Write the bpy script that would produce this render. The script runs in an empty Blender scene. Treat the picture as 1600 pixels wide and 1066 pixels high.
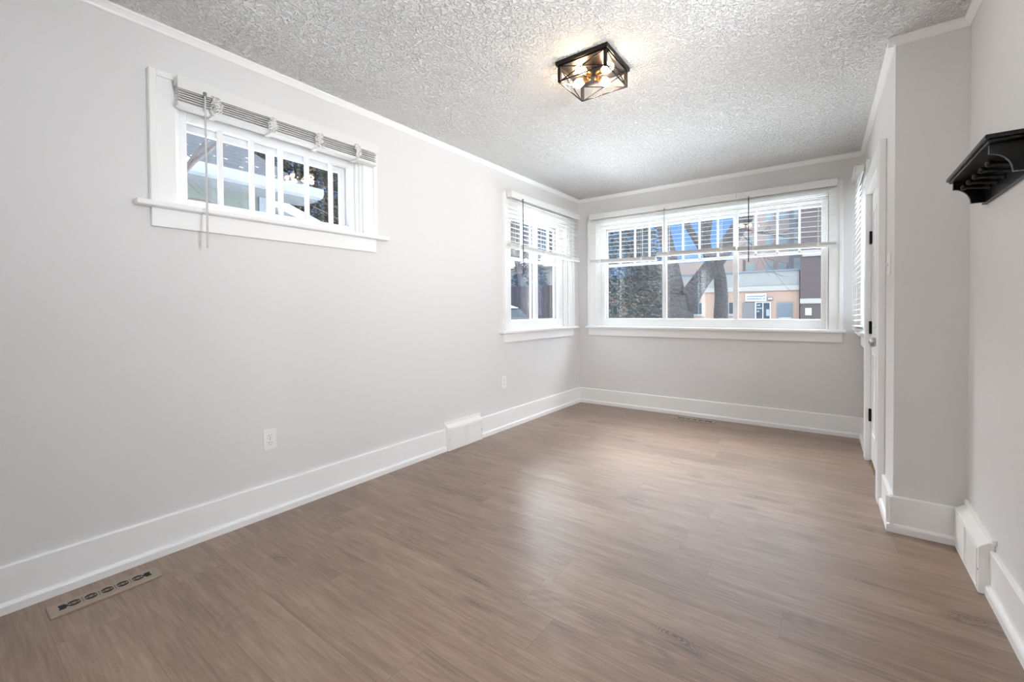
import bpy, bmesh, math, random
from mathutils import Vector, Matrix
random.seed(7)
R = math.radians
SC = bpy.context.scene
COL = SC.collection

# ------------------------------------------------------------------ camera
cam_d = bpy.data.cameras.new('camera')
cam = bpy.data.objects.new('camera', cam_d)
COL.objects.link(cam)
cam_d.sensor_width = 36.0
cam_d.lens = 682.12 / 1600 * 36.0
cam_d.shift_y = -(533.0 - 495.845) / 1600.0
cam_d.clip_start = 0.02
cam_d.clip_end = 400
FW = Vector((-0.5945, 0.80394348, -0.01564067)).normalized()
RT = Vector((0.80408937, 0.59445954, -0.00762498)).normalized()
UP = RT.cross(FW).normalized()
RT = FW.cross(UP).normalized()
m = Matrix((RT, UP, -FW)).transposed().to_4x4()
m.translation = Vector((2.4986, 0.0, 1.1155))
cam.matrix_world = m
SC.camera = cam

# ------------------------------------------------------------------ world, sun, exposure
SC.view_settings.view_transform = 'Standard'
SC.view_settings.look = 'None'
SC.view_settings.gamma = 1.0
SC.view_settings.use_curve_mapping = False
SC.view_settings.exposure = 1.02
cy = SC.cycles
cy.use_denoising = True
cy.max_bounces = 12
cy.diffuse_bounces = 8
cy.glossy_bounces = 4
cy.transmission_bounces = 4
cy.transparent_max_bounces = 24
cy.sample_clamp_indirect = 6.0
cy.caustics_reflective = False
cy.caustics_refractive = False

W = bpy.data.worlds.new('sky')
SC.world = W
W.use_nodes = True
nt = W.node_tree
nt.nodes.clear()
N = nt.nodes.new
out = N('ShaderNodeOutputWorld'); bg = N('ShaderNodeBackground'); bg.inputs['Strength'].default_value = 1.0
tc = N('ShaderNodeTexCoord'); sx = N('ShaderNodeSeparateXYZ')
nt.links.new(tc.outputs['Generated'], sx.inputs[0])
ramp = N('ShaderNodeValToRGB')
nt.links.new(sx.outputs['Z'], ramp.inputs[0])
el = ramp.color_ramp.elements
SKY_TOP = (2.2, 2.35, 2.5, 1)
el[0].position = 0.0; el[0].color = (0.14, 0.29, 0.55, 1)
el[1].position = 0.55; el[1].color = SKY_TOP
e = el.new(0.34); e.color = (0.07, 0.21, 0.50, 1)
e = el.new(0.44); e.color = (0.7, 1.2, 1.9, 1)
nt.links.new(ramp.outputs[0], bg.inputs['Color'])
nt.links.new(bg.outputs[0], out.inputs[0])

sun_d = bpy.data.lights.new('sun', 'SUN'); sun_d.energy = .62; sun_d.angle = R(1.5); sun_d.color = (1, .93, .83)
sun = bpy.data.objects.new('sun', sun_d); COL.objects.link(sun)
sun.rotation_euler = Vector((-0.35, 0.8, -0.55)).to_track_quat('-Z', 'Y').to_euler()
sun.location = (6, -10, 12)

def portal(loc, rot, sx_, sy_):
    d = bpy.data.lights.new('window_portal', 'AREA'); d.shape = 'RECTANGLE'; d.size = sx_; d.size_y = sy_
    d.cycles.is_portal = True
    o = bpy.data.objects.new('window_portal', d); COL.objects.link(o); o.location = loc; o.rotation_euler = rot
def daylight_fill(name, loc, target, w, h, power, col=(1, 1, 1)):
    d = bpy.data.lights.new(name, 'AREA'); d.shape = 'RECTANGLE'; d.size = w; d.size_y = h; d.energy = power; d.color = col
    o = bpy.data.objects.new(name, d); COL.objects.link(o); o.location = loc
    o.rotation_euler = (Vector(target) - Vector(loc)).to_track_quat('-Z', 'Y').to_euler()
# area lamps added outdoors, unseen, to boost sky and snow light through windows
daylight_fill('sky_fill_street', (1.35, 6.6, 4.0), (1.35, 2.6, .6), 4.5, 1.8, 120, (.88, .94, 1))
daylight_fill('snow_fill_street', (1.35, 7.0, -.60), (1.35, 5.2, 2.5), 5.5, 3.2, 330, (.95, .975, 1))
daylight_fill('sky_fill_side_yard', (-2.6, 5.2, 3.5), (2.7, 3.0, 1.3), 2.2, 1.4, 480, (.95, .975, 1))
daylight_fill('snow_fill_side_yard', (-1.5, 3.9, -.5), (.6, 3.9, 2.2), 2.2, 1.4, 75, (.97, .985, 1))
daylight_fill('sky_fill_east', (4.0, 4.5, 2.2), (2.8, 4.48, 1.5), 1.0, 1.4, 32, (1, .99, .97))
daylight_fill('fill_near_yard', (-.80, -1.2, 1.1), (1.3, -.6, 2.3), 1.3, 1.2, 70, (.93, .965, 1))  # added fill lamp for the near end of the room
daylight_fill('fill_east_yard', (4.0, .50, 1.50), (.2, 3.3, 1.85), 1.4, 1.4, 112, (.96, .98, 1))  # added fill lamp that brightens the middle of the left wall
portal((1.345, 4.93, 1.52), (R(-90), 0, 0), 2.2, 1.2)
portal((-0.18, 3.9, 1.52), (0, R(-90), 0), 1.2, 1.15)
portal((-0.18, 1.225, 1.87), (0, R(-90), 0), .5, 1.0)
portal((-0.18, -1.2, 1.45), (0, R(-90), 0), 1.3, 1.2)
portal((3.18, 1.12, 1.52), (0, R(90), 0), 1.2, 1.15)
portal((2.90, 4.48, 1.52), (0, R(90), 0), 1.2, .4)

# ------------------------------------------------------------------ material helpers
def mat(name, col, rough=0.5, metal=0.0, spec=0.5, bump=None, var=None, emis=None, coat=0.0):
    """bump=(scale, strength, distance); var=(scale, amount)"""
    mt = bpy.data.materials.new(name); mt.use_nodes = True
    n = mt.node_tree; b = n.nodes['Principled BSDF']
    b.inputs['Base Color'].default_value = (*col, 1)
    b.inputs['Roughness'].default_value = rough
    b.inputs['Metallic'].default_value = metal
    b.inputs['Specular IOR Level'].default_value = spec
    b.inputs['Coat Weight'].default_value = coat
    t = n.nodes.new('ShaderNodeTexCoord')
    nz = n.nodes.new('ShaderNodeTexNoise'); nz.inputs['Scale'].default_value = (var or (4, 0))[0]; nz.inputs['Detail'].default_value = 4
    n.links.new(t.outputs['Object'], nz.inputs['Vector'])
    mx = n.nodes.new('ShaderNodeMixRGB'); a = (var or (4, .02))[1]
    mx.inputs[1].default_value = (*[max(0, c * (1 - a)) for c in col], 1)
    mx.inputs[2].default_value = (*[min(1, c * (1 + a)) for c in col], 1)
    n.links.new(nz.outputs['Fac'], mx.inputs[0]); n.links.new(mx.outputs[0], b.inputs['Base Color'])
    if bump:
        bz = n.nodes.new('ShaderNodeTexNoise'); bz.inputs['Scale'].default_value = bump[0]; bz.inputs['Detail'].default_value = 5
        n.links.new(t.outputs['Object'], bz.inputs['Vector'])
        bn = n.nodes.new('ShaderNodeBump'); bn.inputs['Strength'].default_value = bump[1]; bn.inputs['Distance'].default_value = bump[2]
        n.links.new(bz.outputs['Fac'], bn.inputs['Height']); n.links.new(bn.outputs[0], b.inputs['Normal'])
    if emis:
        b.inputs['Emission Color'].default_value = (*emis[0], 1); b.inputs['Emission Strength'].default_value = emis[1]
    return mt

def s2l(r, g, b):
    f = lambda c: (c / 255 / 12.92) if c / 255 <= .04045 else ((c / 255 + .055) / 1.055) ** 2.4
    return (f(r), f(g), f(b))

M = {}
M['wall'] = mat('wall_paint', s2l(222, 221, 220), .62, spec=.3, bump=(9, .10, .01), var=(1.5, .015))
M['trim'] = mat('white_trim_paint', s2l(240, 240, 239), .32, spec=.5, bump=(14, .05, .004), var=(3, .01))
M['plastic'] = mat('white_plastic', s2l(238, 237, 234), .35)
M['slat'] = mat('white_blind_slat', s2l(226, 226, 224), .45)
M['cord'] = mat('white_cord', s2l(232, 230, 226), .8, bump=(120, .4, .002))
M['wand_white'] = mat('translucent_white_wand', s2l(205, 205, 203), .25)
M['wand_dark'] = mat('silhouette_wand', s2l(52, 52, 55), .25)  # backlit silhouette put into the wand colour
M['dark'] = mat('cutout_shade', (.012, .012, .012), .8)  # near black colour for the shade inside cutouts
M['slot'] = mat('socket_slot', s2l(70, 66, 62), .7)
M['hinge'] = mat('black_hinge_metal', (.01, .01, .01), .4, metal=.6)
M['chrome'] = mat('satin_chrome', s2l(185, 185, 185), .16, metal=1.0)
M['steel'] = mat('screw_steel', s2l(150, 150, 148), .35, metal=.8)
M['rack'] = mat('black_lacquer', (.004, .004, .004), .30, spec=.30, bump=(40, .03, .002))
M['fixture'] = mat('oil_rubbed_bronze', s2l(38, 33, 31), .38, metal=.7, bump=(60, .05, .002))
M['brass'] = mat('aged_brass', s2l(190, 130, 60), .3, metal=1.0)
M['register'] = mat('taupe_enamel', s2l(158, 142, 126), .42, bump=(50, .03, .001))
M['threshold'] = mat('worn_oak_threshold', s2l(120, 92, 62), .5, var=(20, .3))
M['aluminium'] = mat('grey_aluminium', s2l(200, 202, 204), .4, metal=.2)
M['vinyl'] = mat('white_vinyl_frame', s2l(232, 233, 234), .35)

def two_sided_slat():
    mt = bpy.data.materials.new('backlit_blind_slat'); mt.use_nodes = True
    n = mt.node_tree; b = n.nodes['Principled BSDF']; o = n.nodes['Material Output']
    b.inputs['Base Color'].default_value = (*s2l(240, 240, 238), 1); b.inputs['Roughness'].default_value = .4
    nz = n.nodes.new('ShaderNodeTexNoise'); nz.inputs['Scale'].default_value = 30
    tr = n.nodes.new('ShaderNodeBsdfTranslucent'); tr.inputs['Color'].default_value = (.9, .9, .88, 1)
    mp = n.nodes.new('ShaderNodeMapRange'); mp.inputs['To Min'].default_value = .38; mp.inputs['To Max'].default_value = .42
    n.links.new(nz.outputs['Fac'], mp.inputs['Value'])
    mx = n.nodes.new('ShaderNodeMixShader')
    n.links.new(mp.outputs[0], mx.inputs[0]); n.links.new(b.outputs[0], mx.inputs[1]); n.links.new(tr.outputs[0], mx.inputs[2])
    n.links.new(mx.outputs[0], o.inputs['Surface'])
    return mt
M['slat_lit'] = two_sided_slat()

def glass(name, tint=(1, 1, 1), refl=1.0, dirt=True):
    mt = bpy.data.materials.new(name); mt.use_nodes = True
    n = mt.node_tree; n.nodes.clear()
    o = n.nodes.new('ShaderNodeOutputMaterial'); mx = n.nodes.new('ShaderNodeMixShader')
    tr = n.nodes.new('ShaderNodeBsdfTransparent'); tr.inputs[0].default_value = (*tint, 1)
    gl = n.nodes.new('ShaderNodeBsdfGlossy'); gl.inputs['Roughness'].default_value = 0.0
    ge = n.nodes.new('ShaderNodeNewGeometry'); dt = n.nodes.new('ShaderNodeVectorMath'); dt.operation = 'DOT_PRODUCT'
    n.links.new(ge.outputs['Normal'], dt.inputs[0]); n.links.new(ge.outputs['Incoming'], dt.inputs[1])
    def mm(op, a, b_=0.0):
        q = n.nodes.new('ShaderNodeMath'); q.operation = op
        for i, v in enumerate((a, b_)):
            if isinstance(v, (int, float)): q.inputs[i].default_value = v
            else: n.links.new(v, q.inputs[i])
        return q.outputs[0]
    f5 = mm('POWER', mm('SUBTRACT', 1.0, mm('ABSOLUTE', dt.outputs['Value'])), 5.0)
    n.links.new(mm('MULTIPLY', mm('ADD', mm('MULTIPLY', f5, .96), .04), refl), mx.inputs[0])
    n.links.new(tr.outputs[0], mx.inputs[1]); n.links.new(gl.outputs[0], mx.inputs[2])
    n.links.new(mx.outputs[0], o.inputs['Surface'])
    if dirt:   # snow specks and dust stuck on the pane
        t = n.nodes.new('ShaderNodeTexCoord')
        vo = n.nodes.new('ShaderNodeTexVoronoi'); vo.inputs['Scale'].default_value = 42; vo.inputs['Randomness'].default_value = 1
        n.links.new(t.outputs['Object'], vo.inputs['Vector'])
        wn = n.nodes.new('ShaderNodeMath'); wn.operation = 'LESS_THAN'; wn.inputs[1].default_value = .085
        n.links.new(vo.outputs['Distance'], wn.inputs[0])
        sc = n.nodes.new('ShaderNodeSeparateColor'); n.links.new(vo.outputs['Color'], sc.inputs[0])
        gt = n.nodes.new('ShaderNodeMath'); gt.operation = 'GREATER_THAN'; gt.inputs[1].default_value = .74
        n.links.new(sc.outputs[0], gt.inputs[0])
        m2 = n.nodes.new('ShaderNodeMath'); m2.operation = 'MULTIPLY'
        n.links.new(wn.outputs[0], m2.inputs[0]); n.links.new(gt.outputs[0], m2.inputs[1])
        m3 = n.nodes.new('ShaderNodeMath'); m3.operation = 'MULTIPLY_ADD'; m3.inputs[1].default_value = .10; m3.inputs[2].default_value = .0
        n.links.new(m2.outputs[0], m3.inputs[0])
        df = n.nodes.new('ShaderNodeBsdfTranslucent'); df.inputs[0].default_value = (.9, .92, .95, 1)
        mx2 = n.nodes.new('ShaderNodeMixShader')
        n.links.new(m3.outputs[0], mx2.inputs[0]); n.links.new(mx.outputs[0], mx2.inputs[1]); n.links.new(df.outputs[0], mx2.inputs[2])
        n.links.new(mx2.outputs[0], o.inputs['Surface'])
    return mt
M['glass'] = glass('window_glass', dirt=False)
M['storm_glass'] = glass('storm_window_glass', (.97, .98, .98), .6, True)
M['lamp_glass'] = glass('clear_lamp_glass', (1, 1, 1), .8, False)

def floor_material():
    mt = bpy.data.materials.new('vinyl_oak_planks'); mt.use_nodes = True
    n = mt.node_tree; b = n.nodes['Principled BSDF']; L = n.links.new
    def math_(op, a, b_=None, c=None):
        x = n.nodes.new('ShaderNodeMath'); x.operation = op
        for i, v in enumerate((a, b_, c)):
            if v is None: continue
            if isinstance(v, (int, float)): x.inputs[i].default_value = v
            else: L(v, x.inputs[i])
        return x.outputs[0]
    t = n.nodes.new('ShaderNodeTexCoord'); s = n.nodes.new('ShaderNodeSeparateXYZ'); L(t.outputs['Object'], s.inputs[0])
    X, Y = s.outputs['X'], s.outputs['Y']
    pw, pl = .182, 1.22
    yr = math_('DIVIDE', math_('ADD', Y, 5.03), pw); row = math_('FLOOR', yr); fy = math_('FRACT', yr)
    wn = n.nodes.new('ShaderNodeTexWhiteNoise'); wn.noise_dimensions = '1D'; L(row, wn.inputs['W'])
    xr = math_('ADD', math_('DIVIDE', math_('ADD', X, 10.0), pl), wn.outputs['Value']); colm = math_('FLOOR', xr); fx = math_('FRACT', xr)
    cb = n.nodes.new('ShaderNodeCombineXYZ'); L(row, cb.inputs[0]); L(colm, cb.inputs[1])
    w2 = n.nodes.new('ShaderNodeTexWhiteNoise'); w2.noise_dimensions = '2D'; L(cb.outputs[0], w2.inputs['Vector'])
    idv = w2.outputs['Value']
    sc = n.nodes.new('ShaderNodeSeparateColor'); L(w2.outputs['Color'], sc.inputs[0])
    # seams
    ex = math_('MULTIPLY', math_('MINIMUM', fx, math_('SUBTRACT', 1.0, fx)), pl)
    ey = math_('MULTIPLY', math_('MINIMUM', fy, math_('SUBTRACT', 1.0, fy)), pw)
    seam = math_('LESS_THAN', math_('MINIMUM', ex, ey), .0009)
    # grain coordinates, shifted per plank
    g = n.nodes.new('ShaderNodeCombineXYZ')
    L(math_('ADD', X, math_('MULTIPLY', idv, 31.0)), g.inputs[0]); L(math_('ADD', Y, math_('MULTIPLY', sc.outputs[1], 17.0)), g.inputs[1]); L(math_('MULTIPLY', idv, 9.0), g.inputs[2])
    def noise(scale, sx_, sy_, det=5, dist=0, rough=.55):
        mp = n.nodes.new('ShaderNodeMapping'); mp.inputs['Scale'].default_value = (sx_, sy_, 1); L(g.outputs[0], mp.inputs[0])
        z = n.nodes.new('ShaderNodeTexNoise'); z.inputs['Scale'].default_value = scale; z.inputs['Detail'].default_value = det
        z.inputs['Distortion'].default_value = dist; z.inputs['Roughness'].default_value = rough
        L(mp.outputs[0], z.inputs['Vector']); return z.outputs['Fac']
    fine = noise(95, .07, 1.0, 6, .3, .65)
    mid = noise(22, .09, 1.0, 4, .35)
    broad = noise(3.2, .45, 1.3, 3, .6)
    # cathedral rings: contour lines of a slow noise field
    fld = noise(2.6, .42, 2.1, 1, .25, .4)
    ring = math_('ABSOLUTE', math_('SINE', math_('MULTIPLY', fld, 62.0)))
    ring = math_('POWER', ring, 2.2)
    rmask = n.nodes.new('ShaderNodeMapRange'); rmask.inputs['From Min'].default_value = .48; rmask.inputs['From Max'].default_value = .66
    L(noise(2.3, .5, 1.2, 2), rmask.inputs['Value'])
    # knots
    mpk = n.nodes.new('ShaderNodeMapping'); mpk.inputs['Scale'].default_value = (.62, 1.25, 1); L(g.outputs[0], mpk.inputs[0])
    nk = n.nodes.new('ShaderNodeTexNoise'); nk.inputs['Scale'].default_value = 7; L(mpk.outputs[0], nk.inputs['Vector'])
    va = n.nodes.new('ShaderNodeVectorMath'); va.operation = 'MULTIPLY_ADD'; va.inputs[1].default_value = (.16, .16, .16)
    L(nk.outputs['Color'], va.inputs[0]); L(mpk.outputs[0], va.inputs[2])
    vk = n.nodes.new('ShaderNodeTexVoronoi'); vk.voronoi_dimensions = '2D'; vk.inputs['Scale'].default_value = 2.1; L(va.outputs[0], vk.inputs['Vector'])
    kn = n.nodes.new('ShaderNodeMapRange'); kn.inputs['From Min'].default_value = .13; kn.inputs['From Max'].default_value = .0
    L(vk.outputs['Distance'], kn.inputs['Value'])
    ks = n.nodes.new('ShaderNodeSeparateColor'); L(vk.outputs['Color'], ks.inputs[0])
    kmask = math_('MULTIPLY', kn.outputs[0], math_('GREATER_THAN', ks.outputs[0], .62))
    kring = math_('MULTIPLY', kmask, math_('ADD', .55, math_('MULTIPLY', .45, math_('SINE', math_('MULTIPLY', vk.outputs['Distance'], 330.0)))))
    # combine to a darkness value
    d = math_('MULTIPLY', math_('SUBTRACT', fine, .5), .95)
    d = math_('ADD', d, math_('MULTIPLY', math_('SUBTRACT', mid, .5), .50))
    d = math_('ADD', d, math_('MULTIPLY', math_('SUBTRACT', broad, .5), .40))
    d = math_('ADD', d, math_('MULTIPLY', math_('MULTIPLY', ring, rmask.outputs[0]), .13))
    d = math_('ADD', d, math_('MULTIPLY', kring, .60))
    d = math_('ADD', d, math_('MULTIPLY', math_('SUBTRACT', sc.outputs[0], .5), .13))
    d = math_('ADD', d, .40)
    cr = n.nodes.new('ShaderNodeValToRGB'); L(d, cr.inputs[0])
    cr.color_ramp.elements[0].position = .0; cr.color_ramp.elements[0].color = (*s2l(166, 143, 124), 1)
    cr.color_ramp.elements[1].position = 1.0; cr.color_ramp.elements[1].color = (*s2l(66, 46, 35), 1)
    e = cr.color_ramp.elements.new(.42); e.color = (*s2l(134, 110, 92), 1)
    mx = n.nodes.new('ShaderNodeMixRGB'); L(math_('MULTIPLY', seam, .55), mx.inputs[0]); L(cr.outputs[0], mx.inputs[1]); mx.inputs[2].default_value = (*s2l(90, 70, 58), 1)
    L(mx.outputs[0], b.inputs['Base Color'])
    b.inputs['Specular IOR Level'].default_value = .75; b.inputs['Coat Weight'].default_value = .45; b.inputs['Coat Roughness'].default_value = .40
    rr = n.nodes.new('ShaderNodeMapRange'); rr.inputs['To Min'].default_value = .36; rr.inputs['To Max'].default_value = .48
    L(mid, rr.inputs['Value']); L(rr.outputs[0], b.inputs['Roughness'])
    bn = n.nodes.new('ShaderNodeBump'); bn.inputs['Strength'].default_value = .25; bn.inputs['Distance'].default_value = .0012
    hh = math_('SUBTRACT', math_('MULTIPLY', fine, -1.0), math_('MULTIPLY', seam, 1.5)); L(hh, bn.inputs['Height'])
    L(bn.outputs[0], b.inputs['Normal'])
    return mt
M['floor'] = floor_material()

def ceiling_material():
    mt = bpy.data.materials.new('knockdown_ceiling'); mt.use_nodes = True
    n = mt.node_tree; b = n.nodes['Principled BSDF']; L = n.links.new
    b.inputs['Base Color'].default_value = (*s2l(246, 246, 245), 1); b.inputs['Roughness'].default_value = .85
    b.inputs['Specular IOR Level'].default_value = .2
    t = n.nodes.new('ShaderNodeTexCoord')
    z1 = n.nodes.new('ShaderNodeTexNoise'); z1.inputs['Scale'].default_value = 62; z1.inputs['Detail'].default_value = 3; z1.inputs['Roughness'].default_value = .55; z1.inputs['Distortion'].default_value = .5
    L(t.outputs['Object'], z1.inputs['Vector'])
    r1 = n.nodes.new('ShaderNodeMapRange'); r1.inputs['From Min'].default_value = .40; r1.inputs['From Max'].default_value = .56; r1.interpolation_type = 'SMOOTHSTEP'
    L(z1.outputs['Fac'], r1.inputs['Value'])
    z2 = n.nodes.new('ShaderNodeTexNoise'); z2.inputs['Scale'].default_value = 170; z2.inputs['Detail'].default_value = 2
    L(t.outputs['Object'], z2.inputs['Vector'])
    ad = n.nodes.new('ShaderNodeMath'); ad.operation = 'MULTIPLY_ADD'; ad.inputs[1].default_value = .35
    L(z2.outputs['Fac'], ad.inputs[0]); L(r1.outputs[0], ad.inputs[2])
    bn = n.nodes.new('ShaderNodeBump'); bn.inputs['Strength'].default_value = 1.0; bn.inputs['Distance'].default_value = .011
    L(ad.outputs[0], bn.inputs['Height']); L(bn.outputs[0], b.inputs['Normal'])
    return mt
M['ceiling'] = ceiling_material()

def banded(name, c1, c2, scale, axis='Z', rough=.8, speck=None, var=6):
    """horizontal courses (shingles, bricks, siding) from a wave, with a noisy tint and optional snow specks"""
    mt = bpy.data.materials.new(name); mt.use_nodes = True
    n = mt.node_tree; b = n.nodes['Principled BSDF']; L = n.links.new; b.inputs['Roughness'].default_value = rough
    t = n.nodes.new('ShaderNodeTexCoord')
    w = n.nodes.new('ShaderNodeTexWave'); w.bands_direction = axis; w.wave_profile = 'SAW'; w.inputs['Scale'].default_value = scale; w.inputs['Distortion'].default_value = .4
    L(t.outputs['Object'], w.inputs['Vector'])
    nz = n.nodes.new('ShaderNodeTexNoise'); nz.inputs['Scale'].default_value = var; nz.inputs['Detail'].default_value = 5; L(t.outputs['Object'], nz.inputs['Vector'])
    m0 = n.nodes.new('ShaderNodeMath'); m0.operation = 'MULTIPLY'; L(w.outputs['Fac'], m0.inputs[0]); L(nz.outputs['Fac'], m0.inputs[1])
    m1 = n.nodes.new('ShaderNodeMath'); m1.operation = 'MULTIPLY'; L(m0.outputs[0], m1.inputs[0]); m1.inputs[1].default_value = 1.8; m1.use_clamp = True
    mx = n.nodes.new('ShaderNodeMixRGB'); mx.inputs[1].default_value = (*c1, 1); mx.inputs[2].default_value = (*c2, 1); L(m1.outputs[0], mx.inputs[0])
    res = mx.outputs[0]
    if speck:
        vo = n.nodes.new('ShaderNodeTexVoronoi'); vo.inputs['Scale'].default_value = speck[0]; L(t.outputs['Object'], vo.inputs['Vector'])
        lt = n.nodes.new('ShaderNodeMath'); lt.operation = 'LESS_THAN'; lt.inputs[1].default_value = speck[1]; L(vo.outputs['Distance'], lt.inputs[0])
        m2 = n.nodes.new('ShaderNodeMixRGB'); L(lt.outputs[0], m2.inputs[0]); L(res, m2.inputs[1]); m2.inputs[2].default_value = (.75, .8, .85, 1)
        res = m2.outputs[0]
    L(res, b.inputs['Base Color'])
    return mt
M['shingle'] = banded('slate_blue_shingles', s2l(50, 62, 76), s2l(18, 22, 28), 2.0, 'Z', speck=(4.4, .12))
M['stucco'] = mat('sage_stucco', s2l(118, 126, 120), .9, bump=(60, .5, .01), var=(3, .18))
M['snow'] = mat('snow', (.78, .81, .85), .8, bump=(3, .4, .05), var=(2, .05))
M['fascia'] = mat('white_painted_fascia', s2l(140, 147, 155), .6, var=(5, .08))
M['soffit'] = mat('soffit_board', s2l(120, 124, 128), .7)
M['garage'] = mat('dark_outbuilding_wall', s2l(70, 72, 78), .8, var=(4, .3))
M['orange_brick'] = banded('orange_brick', s2l(172, 146, 130), s2l(160, 134, 118), 7, 'Z', var=3)
M['pink_brick'] = banded('pink_brick', s2l(172, 156, 150), s2l(160, 146, 140), 7, 'Z', var=3)
M['brown_brick'] = banded('brown_brick', s2l(92, 80, 80), s2l(76, 68, 70), 7, 'Z', var=5)
M['grey_siding'] = mat('grey_siding', s2l(146, 148, 146), .8, var=(1.2, .06))
M['grey_column'] = mat('blue_grey_panel', s2l(122, 128, 136), .7, var=(2, .1))
M['pale_band'] = mat('pale_concrete_band', s2l(165, 163, 158), .8, var=(2, .04))
M['win_dark'] = mat('dark_window_pane', s2l(60, 74, 84), .15, var=(3, .4))
M['win_pale'] = mat('pale_window_pane', s2l(150, 166, 172), .3, var=(2, .15))
M['louvre'] = mat('blue_grey_louvre', s2l(118, 130, 140), .6)
M['grey_door_panel'] = mat('grey_entry_panel', s2l(112, 112, 112), .7, var=(2, .15))
M['sign_white'] = mat('white_sign_face', s2l(200, 204, 210), .5)
M['sign_ink'] = mat('blue_grey_sign_ink', s2l(110, 126, 150), .6)
M['bark'] = mat('rough_grey_bark', s2l(84, 82, 82), .95, bump=(10, 1.0, .22), var=(26, .9))
M['twig'] = mat('thin_bare_twig', s2l(88, 80, 78), .9, var=(12, .3))
M['needle'] = mat('dull_spruce_needles', s2l(92, 100, 98), .9, var=(2.5, .35))
M['cedar'] = mat('olive_cedar_leaves', s2l(74, 74, 50), .9, var=(2, .6))
M['fence'] = banded('weathered_fence_boards', s2l(78, 58, 50), s2l(38, 29, 27), 2.0, 'X', var=4)
M['fence_base'] = mat('dark_fence_base', s2l(36, 36, 38), .8)
M['car_body'] = mat('dark_grey_car_paint', s2l(26, 29, 33), .55)
M['car_glass'] = mat('car_window_tint', s2l(58, 68, 74), .08)
M['tyre'] = mat('tyre_rubber', (.02, .02, .02), .9)
M['pale_wall'] = mat('pale_stucco_wall', s2l(150, 149, 146), .9, var=(2, .04))

# ------------------------------------------------------------------ mesh helpers
class MB:
    def __init__(self): self.bm = bmesh.new()
    def box(self, x0, x1, y0, y1, z0, z1):
        bm = self.bm
        v = [bm.verts.new(p) for p in ((x0, y0, z0), (x1, y0, z0), (x1, y1, z0), (x0, y1, z0), (x0, y0, z1), (x1, y0, z1), (x1, y1, z1), (x0, y1, z1))]
        for f in ((3, 2, 1, 0), (4, 5, 6, 7), (0, 1, 5, 4), (1, 2, 6, 5), (2, 3, 7, 6), (3, 0, 4, 7)): bm.faces.new([v[i] for i in f])
        return self
    def prism(self, pts, axis, a, b):
        """polygon pts (2D) extruded along axis from a to b"""
        def P(p, w): return {'x': (w, p[0], p[1]), 'y': (p[0], w, p[1]), 'z': (p[0], p[1], w)}[axis]
        bm = self.bm
        A = [bm.verts.new(P(p, a)) for p in pts]; B = [bm.verts.new(P(p, b)) for p in pts]
        n = len(pts)
        bm.faces.new(A[::-1]); bm.faces.new(B)
        for i in range(n): bm.faces.new((A[i], A[(i + 1) % n], B[(i + 1) % n], B[i]))
        return self
    def tube(self, path, rad, seg=10, cap=True, wob=0.0):
        bm = self.bm; path = [Vector(p) for p in path]
        if not hasattr(rad, '__len__'): rad = [rad] * len(path)
        rings = []; ref = Vector((0, 0, 1))
        for i, p in enumerate(path):
            d = (path[min(i + 1, len(path) - 1)] - path[max(i - 1, 0)]).normalized()
            if abs(d.dot(ref)) > .95: ref = Vector((1, 0, 0)) if abs(d.x) < .9 else Vector((0, 1, 0))
            u = d.cross(ref).normalized(); w = d.cross(u).normalized(); ref = w.cross(d) if False else ref
            rings.append([bm.verts.new(p + (u * math.cos(2 * math.pi * k / seg) + w * math.sin(2 * math.pi * k / seg)) * rad[i] * (1 + wob * (random.random() - .5))) for k in range(seg)])
        for a, b in zip(rings, rings[1:]):
            for k in range(seg): bm.faces.new((a[k], a[(k + 1) % seg], b[(k + 1) % seg], b[k]))
        if cap: bm.faces.new(rings[0][::-1]); bm.faces.new(rings[-1])
        return self
    def lathe(self, prof, origin=(0, 0, 0), axis=(0, 0, 1), seg=20):
        """prof: list of (radius, distance along axis)"""
        q = Vector(axis).normalized().to_track_quat('Z', 'Y'); o = Vector(origin); bm = self.bm; rings = []
        for r, h in prof:
            rings.append([bm.verts.new(o + q @ Vector((r * math.cos(2 * math.pi * k / seg), r * math.sin(2 * math.pi * k / seg), h))) for k in range(seg)])
        for a, b in zip(rings, rings[1:]):
            for k in range(seg): bm.faces.new((a[k], a[(k + 1) % seg], b[(k + 1) % seg], b[k]))
        bm.faces.new(rings[0][::-1]); bm.faces.new(rings[-1])
        return self
    def bar(self, a, b, w, h):
        """square bar between two points"""
        a = Vector(a); b = Vector(b); d = (b - a).normalized(); ref = Vector((0, 0, 1)) if abs(d.z) < .9 else Vector((1, 0, 0))
        u = d.cross(ref).normalized() * w / 2; v = u.cross(d).normalized() * h / 2; bm = self.bm
        A = [bm.verts.new(a + s * u + t * v) for s, t in ((-1, -1), (1, -1), (1, 1), (-1, 1))]
        B = [bm.verts.new(b + s * u + t * v) for s, t in ((-1, -1), (1, -1), (1, 1), (-1, 1))]
        bm.faces.new(A[::-1]); bm.faces.new(B)
        for i in range(4): bm.faces.new((A[i], A[(i + 1) % 4], B[(i + 1) % 4], B[i]))
        return self
    def build(self, name, mt, parent=None, smooth=False, bevel=0.0, seg=2):
        bmesh.ops.recalc_face_normals(self.bm, faces=self.bm.faces)
        me = bpy.data.meshes.new(name); self.bm.to_mesh(me); self.bm.free()
        if smooth:
            for p in me.polygons: p.use_smooth = True
        o = bpy.data.objects.new(name, me); COL.objects.link(o); me.materials.append(mt)
        if parent: o.parent = parent
        if bevel:
            md = o.modifiers.new('bevel', 'BEVEL'); md.width = bevel; md.segments = seg; md.limit_method = 'ANGLE'; md.angle_limit = R(40)
            for p in me.polygons: p.use_smooth = False
        return o

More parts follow.
